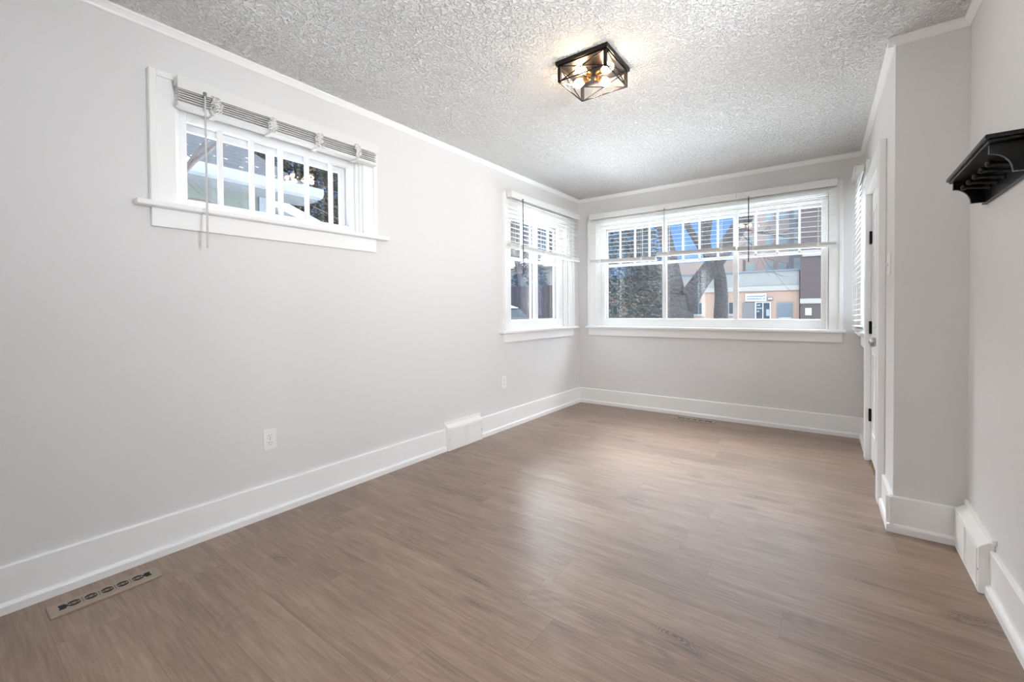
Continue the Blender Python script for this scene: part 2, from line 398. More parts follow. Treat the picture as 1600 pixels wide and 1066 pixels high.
def tag(o, label=None, cat=None, group=None, kind=None):
    if label: o['label'] = label
    if cat: o['category'] = cat
    if group: o['group'] = group
    if kind: o['kind'] = kind
    return o
def empty(name, loc=(0, 0, 0), rz=0.0):
    o = bpy.data.objects.new(name, None); COL.objects.link(o); o.location = loc; o.rotation_euler = (0, 0, rz); o.empty_display_size = .05
    return o
def copy_tree(o, parent=None):
    c = o.copy(); COL.objects.link(c); c.parent = parent
    for ch in o.children: copy_tree(ch, c)
    return c

# ------------------------------------------------------------------ room shell
H = 2.437; XB = 2.7357; XR = 2.997; YB = 2.8725; YW = 4.753; YF = -2.4; TH = .17
def wall_boxes(b, u0, u1, holes):
    """wall in local (u, v, z): v 0..TH outward; holes = (ua, ub, za, zb) sorted"""
    u = u0
    for ua, ub, za, zb in holes:
        b.box(u, ua, 0, TH, 0, H)
        if za > 0: b.box(ua, ub, 0, TH, 0, za)
        b.box(ua, ub, 0, TH, zb, H)
        u = ub
    b.box(u, u1, 0, TH, 0, H)
    return b
def struct(o, label, cat): return tag(o, label, cat, kind='structure')
ZS, ZT = .905, 2.12     # rough sill and head of the openings

o = wall_boxes(MB(), YF, YW, [(-1.85, -.55, .85, 2.12), (.72, 1.73, 1.60, ZT), (3.33, 4.47, ZS, ZT)]).build('wall_left', M['wall'])
o.rotation_euler = (0, 0, R(90)); struct(o, 'long warm grey painted wall with two white framed windows on the left', 'wall')
o = wall_boxes(MB(), -TH, XB + .25, [(.24, 2.45, ZS, ZT)]).build('wall_back', M['wall'])
o.location = (0, YW, 0); struct(o, 'grey painted end wall under and around the wide three part window', 'wall')
RZ = R(-88.82)
o = wall_boxes(MB(), 0, 1.87, [(.05, .50, ZS, ZT), (.663, 1.453, 0, 1.935)]).build('wall_far_right', M['wall'])
o.location = (2.697, YW, 0); o.rotation_euler = (0, 0, RZ); struct(o, 'narrow far right wall with white door and small blind covered window', 'wall')
o = MB().box(XB, XR + TH, YB, YB + TH, 0, H).build('wall_return', M['wall']); struct(o, 'shaded grey wall return that steps out beside the coat rack wall', 'wall')
o = wall_boxes(MB(), 0, YB - YF, [(1.17, 2.32, ZS, ZT)]).build('wall_right', M['wall']); o.location = (XR, YB, 0); o.rotation_euler = (0, 0, R(-90)); struct(o, 'near right grey painted wall carrying the black coat rack', 'wall')
o = MB().box(-TH, XR + TH, YF - TH, YF, 0, H).build('wall_front', M['wall']); struct(o, 'grey painted wall at the near end of the room behind the camera', 'wall')
o = MB().box(-TH, XR + TH, YF - TH, YW + TH, -.12, 0).build('floor', M['floor']); struct(o, 'greyish brown oak look vinyl plank floor', 'floor')
o = MB().box(-TH, XR + TH, YF - TH, YW + TH, H, H + .15).build('ceiling', M['ceiling']); struct(o, 'white knockdown textured ceiling', 'ceiling')
o = MB().box(-TH - .4, XR + TH + .4, YF - TH - .4, YW + TH + .08, H + .15, H + .4).build('roof', M['snow']); struct(o, 'snow covered roof over the room', 'roof')

# crown mouldings (profile: d = away from wall, z)
CP = [(0, 2.400), (.006, 2.400), (.010, 2.404), (.012, 2.410), (.022, 2.424), (.026, 2.428), (.028, H), (0, H)]
def crown(name, label, a, b, rz, loc, loc_ext=0):
    o = MB().prism([(-d, z) for d, z in CP], 'x', a, b).build(name, M['trim'])
    o.rotation_euler = (0, 0, rz); o.location = loc
    # prism(axis x): pts are (y,z); room side is -y in local frame
    struct(o, label, 'crown moulding')
crown('trim_1', 'white crown moulding along the top of the long left wall', YF, YW, R(90), (0, 0, 0))
crown('trim_2', 'white crown moulding along the top of the end wall', 0, XB, 0, (0, YW, 0))
crown('trim_3', 'white crown moulding above the door on the far right wall', 0, 1.87 + .03, RZ, (2.697, YW, 0))
crown('trim_4', 'short white crown moulding on the shaded wall return', XB - .028, XR, 0, (0, YB, 0))
crown('trim_5', 'white crown moulding above the coat rack wall', -YB, -YF, R(-90), (XR, 0, 0))

ZBB = .1765
BP = [(0, 0), (.028, 0), (.028, .030), (.024, .038), (.015, .041), (.015, ZBB - .005), (.011, ZBB), (0, ZBB)]
def base(name, label, segs, rz, loc):
    b = MB()
    for a, c in segs: b.prism([(-d, z) for d, z in BP], 'x', a, c)
    o = b.build(name, M['trim']); o.rotation_euler = (0, 0, rz); o.location = loc
    struct(o, label, 'baseboard')
base('baseboard_left', 'tall white baseboard with shoe moulding along the long left wall', [(YF, 2.462), (2.876, YW)], R(90), (0, 0, 0))
base('baseboard_back', 'white baseboard with shoe moulding along the end wall', [(0, XB)], 0, (0, YW, 0))
base('baseboard_far_right', 'white baseboard pieces beside the door on the far right wall', [(0, .568), (1.548, 1.8805 + .028)], RZ, (2.697, YW, 0))
base('baseboard_return', 'white baseboard across the shaded wall return', [(XB - .028, XR)], 0, (0, YB, 0))
base('baseboard_right', 'white baseboard under the coat rack wall', [(-2.43, -YF)], R(-90), (XR, 0, 0))

# ------------------------------------------------------------------ windows (local u along wall, v outward, z)
def window(name, label, loc, rz, ua, ub, z0, z1, glass_u, glass_z, munt_u, bar_z, cas=.10, casd=.022, bb=.034,
           stile_u=(), stool=(.05, .05), apron=.08, sash_v=.05, munt_top_only=False, mull=.045, munt=.022, outer=True, cas_l=None, cas_r=None, out_frame=.03):
    root = empty(name, loc, rz); struct(root, label, 'window')
    cl = cas if cas_l is None else cas_l; crr = cas if cas_r is None else cas_r
    b = MB()     # casing with raised backband
    zs = z0
    b.box(ua - cl, ua, -casd, 0, zs, z1 + .10); b.box(ub, ub + crr, -casd, 0, zs, z1 + .10); b.box(ua, ub, -casd, 0, z1, z1 + .10)
    b.build('casing', M['trim'], root, bevel=.002)
    b = MB()
    b.box(ua - cl, ua - cl + .028, -bb, -casd, zs, z1 + .10); b.box(ub + crr - .028, ub + crr, -bb, -casd, zs, z1 + .10); b.box(ua - cl + .028, ub + crr - .028, -bb, -casd, z1 + .072, z1 + .10)
    b.build('backband', M['trim'], root, bevel=.004)
    # stool + apron
    MB().box(ua - cl - stool[0], ub + crr + stool[1], -.062, 0, z0 - .026, z0).box(ua, ub, 0, .05, z0 - .015, z0).build('window_sill', M['trim'], root, bevel=.006)
    MB().box(ua - cl + .005, ub + crr - .005, -.022, 0, z0 - .026 - apron, z0 - .026).build('apron', M['trim'], root, bevel=.003)
    # jambs lining
    b = MB(); t = .012
    b.box(ua, ua + t, 0, TH, z0, z1); b.box(ub - t, ub, 0, TH, z0, z1); b.box(ua, ub, 0, TH, z1 - t, z1); b.box(ua, ub, .05, TH, z0 - .015, z0 + .004)
    # stops in front of the sash
    b.box(ua + t, ua + t + .012, .022, sash_v - .004, z0, z1 - t); b.box(ub - t - .012, ub - t, .022, sash_v - .004, z0, z1 - t); b.box(ua + t, ub - t, .022, sash_v - .004, z1 - t - .012, z1 - t)
    b.build('jamb', M['trim'], root, bevel=.0015)
    # sash: frame, mullions, muntins
    ga, gb = glass_u[0][0], glass_u[-1][1]; za, zb = glass_z
    b = MB(); v0, v1 = sash_v, sash_v + .032
    b.box(ua + t, ga, v0, v1, z0, z1 - t); b.box(gb, ub - t, v0, v1, z0, z1 - t); b.box(ga, gb, v0, v1, z0, za); b.box(ga, gb, v0, v1, zb, z1 - t)
    for (a0, a1), (c0, c1) in zip(glass_u, glass_u[1:]): b.box(a1, c0, v0, v1, za, zb)
    sash = b.build('sash', M['trim'], root, bevel=.003)
    b = MB()
    for u in munt_u: b.box(u - munt / 2, u + munt / 2, v0 + .004, v1 - .004, (bar_z if munt_top_only and bar_z else za), zb)
    if bar_z:
        for a0, a1 in glass_u: b.box(a0, a1, v0 + .004, v1 - .004, bar_z - .014, bar_z + .014)
    b.build('muntins', M['trim'], sash, bevel=.002)
    MB().box(ga, gb, v0 + .014, v0 + .017, za, zb).build('pane', M['glass'], sash)
    if outer:  # storm window in an aluminium frame with sliding stiles
        b = MB(); w0, w1 = .105, .128; f = out_frame
        b.box(ua + t, ga + f * .3, w0, w1, z0, z1 - t); b.box(gb - f * .0, ub - t, w0, w1, z0, z1 - t)
        b.box(ga, gb, w0, w1, z0, za + .005); b.box(ga, gb, w0, w1, zb - f, z1 - t)
        for s0, s1 in stile_u: b.box(s0, s1, w0 + .004, w1, za, zb)
        st = b.build('storm_frame', M['vinyl'], root, bevel=.002)
        MB().box(ga, gb, w0 + .010, w0 + .013, za, zb).build('storm_pane', M['storm_glass'], st)
    return root

window('window_1', 'high wide window with six narrow panes in a row on the left wall', (0, 0, 0), R(90), .72, 1.73, 1.622, ZT,
       [(.785, 1.668)], (1.672, 2.052), [.933, 1.085, 1.240, 1.395, 1.550], None, stile_u=[(1.187, 1.229), (1.640, 1.672)], stool=(.055, .075), apron=.085)
window('window_2', 'two part window near the room corner on the left wall', (0, 0, 0), R(90), 3.33, 4.475, .925, ZT,
       [(3.435, 3.858), (3.918, 4.345)], (1.015, 2.050), [3.635, 4.145], 1.628, stile_u=[(3.866, 3.880), (4.362, 4.40)], stool=(.055, .06), apron=.085, munt_top_only=True, cas_r=.105)
window('window_3', 'wide three part picture window in the end wall', (0, YW, 0), 0, .24, 2.455, .925, ZT,
       [(.315, .985), (1.032, 1.684), (1.728, 2.398)], (1.010, 2.066), [.502, .677, .841, 1.201, 1.366, 1.542, 1.881, 2.060, 2.235], 1.628, stool=(.02, .02), apron=.085, cas_l=.11, cas_r=.10, munt_top_only=True, munt=.018)
window('window_4', 'small window on the far right wall behind closed white blinds', (2.697, YW, 0), RZ, .05, .50, .925, ZT,
       [(.10, .45)], (1.0, 2.05), [], None, cas=.045, stool=(0, .03), cas_l=.04, cas_r=.05, bb=.024, outer=False, apron=.10)
window('added_window_5', 'unseen window added on the left wall behind the camera to let light in', (0, 0, 0), R(90), -1.85, -.55, .865, ZT,
       [(-1.79, -1.22), (-1.17, -.61)], (.93, 2.05), [], None, outer=False)  # made-up opening, only lets fill light into the near end

window('added_window_6', 'unseen window added on the right wall beside the camera to let light in', (XR, YB, 0), R(-90), 1.17, 2.32, .925, ZT,
       [(1.23, 1.72), (1.77, 2.26)], (.99, 2.05), [], None, outer=False)  # made-up opening, only passes side light to the left wall

# ------------------------------------------------------------------ door on far right wall
dr = empty('door_1', (2.697, YW, 0), RZ); struct(dr, 'narrow white painted door with black hinges and silver knob', 'door')
b = MB(); U0, U1, DZ = .675, 1.443, 1.93
b.box(U0 - .10, U0, -.034, 0, 0, DZ + .13); b.box(U1, U1 + .10, -.034, 0, 0, DZ + .13); b.box(U0, U1, -.034, 0, DZ, DZ + .13)
b.build('casing', M['trim'], dr, bevel=.004)
b = MB(); b.box(U0 - .012, U0, 0, TH, 0, DZ); b.box(U1, U1 + .01, 0, TH, 0, DZ); b.box(U0, U1, 0, TH, DZ, DZ + .004); b.build('jamb', M['trim'], dr)
b = MB(); b.box(U0 + .003, U1 - .003, .003, .040, .022, DZ - .004); leaf = b.build('door_leaf', M['trim'], dr, bevel=.002)
b = MB()
for za, zb in ((.22, .80), (.98, 1.80)):
    for ua, ub in ((U0 + .11, U0 + .35), (U1 - .35, U1 - .11)):
        b.box(ua, ub, -.003, .003, za, za + .018); b.box(ua, ub, -.003, .003, zb - .018, zb); b.box(ua, ua + .018, -.003, .003, za, zb); b.box(ub - .018, ub, -.003, .003, za, zb)
b.build('panel_moulding', M['trim'], leaf, bevel=.001)
for z in (1.62, .972, .338):
    b = MB(); b.lathe([(.006, -.046), (.0075, -.044), (.0075, .044), (.006, .046)], (U0 + .002, -.006, z), seg=12); b.box(U0 + .002, U0 + .02, -.002, .0028, z - .044, z + .044)
    b.build('hinge', M['hinge'], dr)
b = MB().lathe([(.030, 0), (.030, .004), (.011, .008), (.010, .022), (.020, .028), (.0275, .038), (.0280, .048), (.024, .058), (.010, .064), (.006, .064), (.005, .067)], (U1 - .06, .003, .91), (0, -1, 0), 24)
kb = b.build('knob', M['chrome'], dr, smooth=True)
MB().box(U0, U1, -.005, .16, 0.0005, .012).build('threshold', M['threshold'], dr, bevel=.003)

# ------------------------------------------------------------------ blinds (local u along wall, v negative into room)
def blind(name, label, loc, rz, ua, ub, z_top, z_rail, slats, group=None, v=-.060, rail_dz=(0, 0), wand=None, wand_len=.63, wand_mat='wand_dark', cords=(), tilt=.15, slat_mat='slat', head_h=.055, stack=6, cap=False, pitch=.0445, sw=.05):
    root = empty(name, loc, rz); tag(root, label, 'window blind', group)
    MB().box(ua, ub, v - .027, v + .025, z_top - head_h + (0 if slats else .018), z_top).build('headrail', M['slat'], root, bevel=.003)
    MB().box(ua - .002, ub + .002, v - .034, v - .028, z_top - head_h - .006, z_top + .002).build('valance', M['slat'], root, bevel=.002)
    # bottom rail, may hang crooked: dz at each end
    b = MB(); zr = z_rail; n = 14
    def slat(bm, z_a, z_b, th, w, tl=0.0, ins=.004):
        c, s = math.cos(tl) * w / 2, math.sin(tl) * w / 2
        pts = []
        for (u, z) in ((ua + ins, z_a), (ub - ins, z_b)):
            pts.append([(u, v - c, z - s), (u, v, z + th * .6), (u, v + c, z + s), (u, v + c, z + s - th), (u, v, z - th * .4), (u, v - c, z - s - th)])
        A = [bm.bm.verts.new(p) for p in pts[0]]; B = [bm.bm.verts.new(p) for p in pts[1]]
        bm.bm.faces.new(A); bm.bm.faces.new(B[::-1])
        for i in range(6): bm.bm.faces.new((A[i], B[i], B[(i + 1) % 6], A[(i + 1) % 6]))
    if slats:
        z = z_top - head_h - .022
        zstack = z_rail + .020 + stack * .0042
        while z > zstack + .02:
            tl = tilt(z) if callable(tilt) else tilt
            f = (z_top - z) / (z_top - z_rail)
            slat(b, z + rail_dz[0] * f, z + rail_dz[1] * f, .0022, sw, tl + random.uniform(-.03, .03)); z -= pitch
    for k in range(stack):
        zz = z_rail + .022 + k * .0042 + (0 if slats else k * .004)
        if slats: slat(b, zz + rail_dz[0], zz + rail_dz[1], .003, sw, random.uniform(-.02, .02))
        else:
            zz = z_rail + .030 + k * .0115
            slat(b, zz + random.uniform(-.002, .002), zz + random.uniform(-.002, .002), .003, sw * .92, random.uniform(-.06, .06))
    b.build('slats', M[slat_mat], root)
    br = MB(); h = .018
    A = [br.bm.verts.new((ua, v + y, z_rail + rail_dz[0] + z)) for y, z in ((-.026, 0), (-.026, h), (.026, h), (.026, 0))]
    B = [br.bm.verts.new((ub, v + y, z_rail + rail_dz[1] + z)) for y, z in ((-.026, 0), (-.026, h), (.026, h), (.026, 0))]
    br.bm.faces.new(A); br.bm.faces.new(B[::-1])
    for i in range(4): br.bm.faces.new((A[i], B[i], B[(i + 1) % 4], A[(i + 1) % 4]))
    rail = br.build('bottom_rail', M['slat'], root, bevel=.003)
    for cu in cords:
        f = (cu - ua) / (ub - ua); dz = rail_dz[0] * (1 - f) + rail_dz[1] * f
        c = MB()
        for vv in (v - .027, v + .027): c.tube([(cu, vv, z_top - head_h), (cu, vv, z_rail + dz)], .0013, 6)
        if slats: c.tube([(cu + .006, v, z_top - head_h), (cu + .006, v, z_rail + dz)], .0012, 6)
        c.build('ladder_cord', M['cord'], root)
        MB().box(cu - .010, cu + .010, v - .030, v + .030, z_rail + dz - .004, z_rail + dz + .024 + stack * .003).build('cord_clip', M['plastic'], rail, bevel=.003)
    if wand:
        u, vv = wand
        w = MB().tube([(u, v - .040, z_top - head_h + .004), (u, v - .042, z_top - head_h - wand_len)], .0045, 6)
        wd = w.build('wand', M[wand_mat], root)
        MB().box(u - .006, u + .006, v - .046, v - .026, z_top - head_h - .012, z_top - head_h + .008).build('wand_hook', M['steel'], wd, bevel=.001)
    return root

G3 = 'half raised blinds on the wide end window'
blind('window_blind', 'left of three half raised white blinds on the wide end window', (0, YW, 0), 0, .185, .957, 2.222, 1.645, True, G3, cords=(.31, .80), wand=None, rail_dz=(.012, -.006))
blind('window_blind', 'middle of three half raised white blinds on the wide end window', (0, YW, 0), 0, .962, 1.732, 2.222, 1.645, True, G3, cords=(1.09, 1.60), wand=(1.055, 0), wand_len=.60, wand_mat='wand_white', rail_dz=(.034, .028))
blind('window_blind', 'right of three half raised white blinds, with a wand darkened as in silhouette, on the wide end window', (0, YW, 0), 0, 1.738, 2.512, 2.222, 1.645, True, G3, cords=(1.88, 2.377), wand=(1.842, 0), wand_len=.61, rail_dz=(.022, -.002))
blind('window_blind', 'half raised white blind with a wand darkened as in silhouette on the corner window of the left wall', (0, 0, 0), R(90), 3.262, 4.605, 2.225, 1.680, True, None, v=-.062, cords=(3.40, 3.85, 4.42), wand=(3.43, 0), wand_len=.71, rail_dz=(.020, -.004))
wb = blind('window_blind', 'closed white blind covering the small window on the far right wall', (2.697, YW, 0), RZ, .06, .475, 2.205, .935, True, None, v=-.056, cords=(.12, .41), tilt=lambda z: 1.05 if z > 1.55 else max(.12, (z - .95) * 1.6), slat_mat='slat_lit', stack=4, pitch=.043, sw=.05, head_h=.05)

# fully raised blind on the high window, with frayed bunches of ladder cord
rb = blind('window_blind', 'fully raised white blind bunched above the high six pane window', (0, 0, 0), R(90), .712, 1.796, 2.200, 2.070, False, None, v=-.058, cords=(), wand=(.815, 0), wand_len=.725, wand_mat='wand_white', stack=5, head_h=.05)
for u in (.862, 1.122, 1.385, 1.640):
    c = MB(); rnd = random.Random(int(u * 100))
    for k in range(34):
        z = 2.150 - rnd.random() * .075; uu = u + rnd.uniform(-.014, .014); r = rnd.uniform(.006, .016); a0 = rnd.uniform(0, 6.28); tl = rnd.uniform(-.8, .8)
        pth = [(uu + r * math.cos(a0 + t_ * .8), -.058 - .036 - .014 * abs(math.sin(a0 * 3 + t_)), z + r * .8 * math.sin(a0 + t_ * .8) * math.cos(tl)) for t_ in range(6)]
        c.tube(pth, .0024, 5)
    c.box(u - .010, u + .012, -.058 - .046, -.058 + .028, 2.062, 2.068)
    c.build('ladder_cord', M['cord'], rb)

# ------------------------------------------------------------------ ceiling light
cl = empty('ceiling_light', (1.446, 2.176, H)); cl.rotation_euler = (0, 0, 0)
tag(cl, 'square black caged flush ceiling light with four glowing bulbs', 'ceiling light')
S = .148; T = .139; Z1 = -.022; Z2 = -.107
MB().box(-S, S, -S, S, Z1, 0).build('canopy', M['fixture'], cl, bevel=.002)
b = MB()
for sx_ in (-1, 1):
    for sy_ in (-1, 1): b.box(sx_ * T - .008 * (sx_ > 0) * 2 + (0 if sx_ > 0 else 0), sx_ * T + .008 * (sx_ < 0) * 2, sy_ * T - .016 * (sy_ > 0), sy_ * T + .016 * (sy_ < 0), Z2, Z1)
for s in (-1, 1):
    e0 = s * T; e1 = s * (T - .006)
    b.box(min(e0, e1), max(e0, e1), -T, T, Z2, Z2 + .006); b.box(-T, T, min(e0, e1), max(e0, e1), Z2, Z2 + .006)
    b.box(min(e0, e1), max(e0, e1), -T, T, Z1 - .006, Z1); b.box(-T, T, min(e0, e1), max(e0, e1), Z1 - .006, Z1)
b.build('cage', M['fixture'], cl, bevel=.001)
for s in (-1, 1):     # crossed bars on the four sides
    q = s * (T - .004)
    for ax in (0, 1):
        b = MB()
        P = (lambda w, z: (q, w, z)) if ax == 0 else (lambda w, z: (w, q, z))
        for w0, w1 in ((-T + .016, T - .016), (T - .016, -T + .016)): b.bar(P(w0, Z1 - .004), P(w1, Z2 + .004), .004, .005)
        b.build('cross_bar', M['fixture'], cl)
MB().box(-T + .007, T - .007, -T + .007, T - .007, Z2 + .001, Z2 + .003).build('bottom_glass', M['lamp_glass'], cl)
MB().box(-.05, .05, -.016, .016, Z1 - .030, Z1).box(-.016, .016, -.05, .05, Z1 - .030, Z1).build('socket_block', M['fixture'], cl, bevel=.002)
M['bulb'] = mat('warm_glowing_bulb', (1, .85, .6), .2, emis=((1.0, .72, .44), 55.0))
for a in (-14, 76, 166, 256):
    d = Vector((math.cos(R(a)), math.sin(R(a)), 0)); oo = Vector((0, 0, Z1 - .036))
    sk = MB().lathe([(.014, .028), (.0145, .030), (.0145, .062), (.013, .064)], oo, d, 16).build('socket', M['brass'], cl, smooth=True)
    MB().lathe([(.010, .062), (.013, .068), (.019, .080), (.0235, .096), (.0235, .108), (.019, .122), (.010, .131), (.002, .134)], oo, d, 18).build('bulb', M['bulb'], cl, smooth=True)

# ------------------------------------------------------------------ coat rack on right wall
rk = empty('coat_rack', (XR, 2.285, 1.60)); tag(rk, 'black wooden wall shelf with curved brackets and five coat pegs', 'coat rack')
y0, y1 = -.300, .300
MB().box(-.122, 0, y0, y1, .040, .054).build('shelf', M['rack'], rk, bevel=.003)
MB().box(-.114, 0, y0 + .008, y1 - .008, .030, .040).build('shelf_moulding', M['rack'], rk, bevel=.003)
MB().box(-.014, 0, y0 + .004, y1 + .016, -.066, .030).build('back_board', M['rack'], rk, bevel=.002)
for yy in (y0 + .045, y1 - .030):
    pts = [(-.014, .030), (-.106, .030), (-.106, .000)]
    for k in range(1, 11):
        a = R(90) * k / 10
        pts.append((-.106 + .052 * math.sin(a), -.062 + .062 * math.cos(a)))
    pts += [(-.054, -.063), (-.014, -.063)]
    o = MB(); bm = o.bm
    A = [bm.verts.new((x, yy - .008, z)) for x, z in pts]; B = [bm.verts.new((x, yy + .008, z)) for x, z in pts]
    bm.faces.new(A); bm.faces.new(B[::-1])
    for i in range(len(pts)): bm.faces.new((A[i], B[i], B[(i + 1) % len(pts)], A[(i + 1) % len(pts)]))
    o.build('bracket', M['rack'], rk, bevel=.0015)
for k in range(5):
    yy = -.170 + k * .088
    MB().lathe([(.010, 0), (.0105, .004), (.0062, .008), (.0058, .045), (.0068, .060), (.0066, .064), (.0105, .070), (.0120, .076), (.0100, .082), (.004, .085)], (-.013, yy, -.022), (-1, 0, .17), 16).build('peg', M['rack'], rk, smooth=True)

# ------------------------------------------------------------------ outlets and switch
def outlet(label, loc, rz):
    r = empty('wall_outlet', loc, rz); tag(r, label, 'outlet')
    MB().box(-.035, .035, -.006, 0, -.057, .057).build('cover_plate', M['plastic'], r, bevel=.003)
    for z in (-.0195, .0195):
        f = MB().box(-.0165, .0165, -.0085, -.004, z - .014, z + .014).build('receptacle', M['plastic'], r, bevel=.003)
        MB().box(-.0075, -.0055, -.0090, -.0080, z + .001, z + .009).box(.0055, .0075, -.0090, -.0080, z + .001, z + .009).lathe([(.0024, 0), (.0024, .0006)], (0, -.0084, z - .006), (0, -1, 0), 10).build('slots', M['slot'], f)
    MB().lathe([(.003, 0), (.0025, .001)], (0, -.006, 0), (0, -1, 0), 10).build('screw', M['steel'], r)
outlet('white duplex outlet low on the left wall below the high window', (0, 1.127, .416), R(90))
outlet('small white outlet low on the left wall under the corner window', (0, 3.240, .441), R(90))
sw = empty('light_switch', (XB - .004, 3.060, 1.345), RZ); tag(sw, 'white toggle light switch on the narrow wall beside the door', 'light switch')
MB().box(-.057, .057, -.006, 0, -.057, .057).build('cover_plate', M['plastic'], sw, bevel=.003)
for u in (-.023, .023):
    MB().prism([(-.004, -.011), (-.016, -.002), (-.016, .004), (-.004, .006)], 'x', u - .005, u + .005).build('toggle', M['plastic'], sw, bevel=.001)

# ------------------------------------------------------------------ baseboard registers
def wall_register(label, loc, rz, w=.414):
    r = empty('baseboard_register', loc, rz); tag(r, label, 'heating register', 'white baseboard registers')
    D = .046
    MB().prism([(0, 0), (-D, 0), (-D, .178), (-D + .004, .185), (-.010, .208), (0, .208)], 'x', 0, w).build('housing', M['plastic'], r, bevel=.002)
    MB().box(-.010, w + .012 if rz > 0 else w + .022, -.015, 0, .204, .226).build('top_flange', M['plastic'], r, bevel=.003)
    for k in (0, 1):
        a = .016 + k * (w / 2 - .004); c = a + w / 2 - .028
        p = MB(); p.box(a, c, -D - .003, -D, .016, .020); p.box(a, c, -D - .003, -D, .164, .168); p.box(a, a + .004, -D - .003, -D, .016, .168); p.box(c - .004, c, -D - .003, -D, .016, .168)
        p.box(a + .006, c - .006, -D - .0015, -D, .022, .162)
        p.build('louvre_panel', M['plastic'], r, bevel=.001)
    for u in (.007, w - .007): MB().lathe([(.004, 0), (.003, .0015)], (u, -D, .090), (0, -1, 0), 10).build('screw', M['steel'], r)
wall_register('white baseboard register against the long left wall', (0, 2.462, .001), R(90))
wall_register('white baseboard register in the corner under the coat rack', (XR, 2.842, .001), R(-90), .412)

# ------------------------------------------------------------------ floor registers
def floor_register(label, loc, rz, L_, W_):
    r = empty('floor_register', loc, rz); tag(r, label, 'floor register', 'taupe scrollwork floor registers')
    b = MB(); hx, hy = L_ / 2, W_ / 2; c = .006
    lo = [(-hx, -hy), (hx, -hy), (hx, hy), (-hx, hy)]; hi = [(-hx + c, -hy + c), (hx - c, -hy + c), (hx - c, hy - c), (-hx + c, hy - c)]
    A = [b.bm.verts.new((*p, 0)) for p in lo]; A2 = [b.bm.verts.new((*p, .004)) for p in lo]; B = [b.bm.verts.new((*p, .008)) for p in hi]
    b.bm.faces.new(A[::-1]); b.bm.faces.new(B)
    for q, s in ((A, A2), (A2, B)):
        for i in range(4): b.bm.faces.new((q[i], q[(i + 1) % 4], s[(i + 1) % 4], s[i]))
    b.build('plate', M['register'], r)
    g = MB(); z0, z1 = .0078, .0084; k = L_ / .34
    def ring(cx, cyy, rx, ry, a0, a1, t, n=10):
        bm = g.bm; P = []
        for i in range(n + 1):
            a = a0 + (a1 - a0) * i / n; th = t * (.25 + .75 * math.sin(math.pi * i / n))
            P.append(((cx + (rx + th / 2) * math.cos(a), cyy + (ry + th / 2) * math.sin(a)), (cx + (rx - th / 2) * math.cos(a), cyy + (ry - th / 2) * math.sin(a))))
        for (o0, i0), (o1, i1) in zip(P, P[1:]): bm.faces.new([bm.verts.new((*q, z1)) for q in (o0, o1, i1, i0)])
    for i in range(5):
        cx = (-.0985 + i * .04925) * k
        for s in (1, -1): ring(cx, 0, .0175 * k, .0150, R(12) if s > 0 else R(192), R(168) if s > 0 else R(348), .0130)
        for s in (1, -1): ring(cx + s * .004 * k, 0, .0055, .0050, R(-120 if s > 0 else 60), R(120 if s > 0 else 300), .0038, 6)
        for dx, dy in ((-.006, 0), (0, .004), (.006, 0), (0, -.004)): g.box(cx + dx * k - .0012, cx + dx * k + .0012, dy - .0009, dy + .0009, z0, z1)
        if i < 4:
            mx = cx + .0246 * k
            for dy in (-.013, 0, .013): g.lathe([(.0024, 0), (.0024, .0006)], (mx, dy, z0), (0, 0, 1), 10)
    for s in (-1, 1):
        x0 = s * .1285 * k
        g.prism([(x0 - .014, -.015), (x0 + .014, -.015), (x0 + .009, 0), (x0 + .014, .015), (x0 - .014, .015)] if s > 0 and False else
                [(x0 + s * .014, -.019), (x0 + s * .011, 0), (x0 + s * .014, .019), (x0 - s * .004, .019), (x0 - s * .013, 0), (x0 - s * .004, -.019)], 'z', z0, z1)
    g.build('grille_shade_inlays', M['dark'], r)  # dark inlays on the plate, coloured as the shade of open holes
floor_register('taupe floor register with scroll cutouts beside the near left baseboard', (.158, .424, 0), R(90), .328, .100)
floor_register('taupe floor register in front of the end wall under the wide window', (1.375, 4.575, 0), 0, .385, .105)

# ================================================================== OUTSIDE
GZ = -.70
o = MB().box(-60, 60, -30, 90, GZ - .2, GZ).build('ground', M['snow']); struct(o, 'snow covered ground outside the house', 'ground')

# ---- building across the street
bd = empty('brick_building', (-3, 38, GZ)); tag(bd, 'orange and grey building across the street with a white sign', 'building')
def part(name, mt, parent, *boxes, label=None):
    b = MB()
    for q in boxes: b.box(*q)
    o = b.build(name, mt, None); o.parent = parent; o.matrix_parent_inverse = Matrix.Translation(-Vector(parent.location))
    if label: o['label'] = label
    return o
part('ground_storey_wall', M['orange_brick'], bd, (-20, .42, 38, 43, GZ, 2.55))
part('fascia_band', M['pale_band'], bd, (-20, .42, 37.9, 38, 2.45, 2.80))
part('parapet', M['grey_siding'], bd, (-20, .42, 38, 43, 2.80, 3.92))
part('parapet_cap', M['louvre'], bd, (-20.05, .45, 37.92, 38, 3.90, 4.0))
part('set_back_storey', M['pink_brick'], bd, (-12, -3.8, 41.5, 43, 3.9, 5.3))
def bwin(x0, x1, z0, z1, y=38, m_='win_dark', sill=True, mid=False):
    f = MB(); f.box(x0 - .05, x1 + .05, y - .05, y, z0 - .05, z1 + .05)
    if sill: f.box(x0 - .1, x1 + .1, y - .12, y, z0 - .16, z0 - .05)
    o = f.build('window', M['pale_band']); o.parent = bd; o.matrix_parent_inverse = Matrix.Translation(-Vector(bd.location))
    p = MB(); g = .03
    if mid: p.box(x0, (x0 + x1) / 2 - g, y - .07, y - .05, z0, z1); p.box((x0 + x1) / 2 + g, x1, y - .07, y - .05, z0, z1)
    else: p.box(x0, x1, y - .07, y - .05, z0, z1)
    q = p.build('pane', M[m_]); q.parent = o
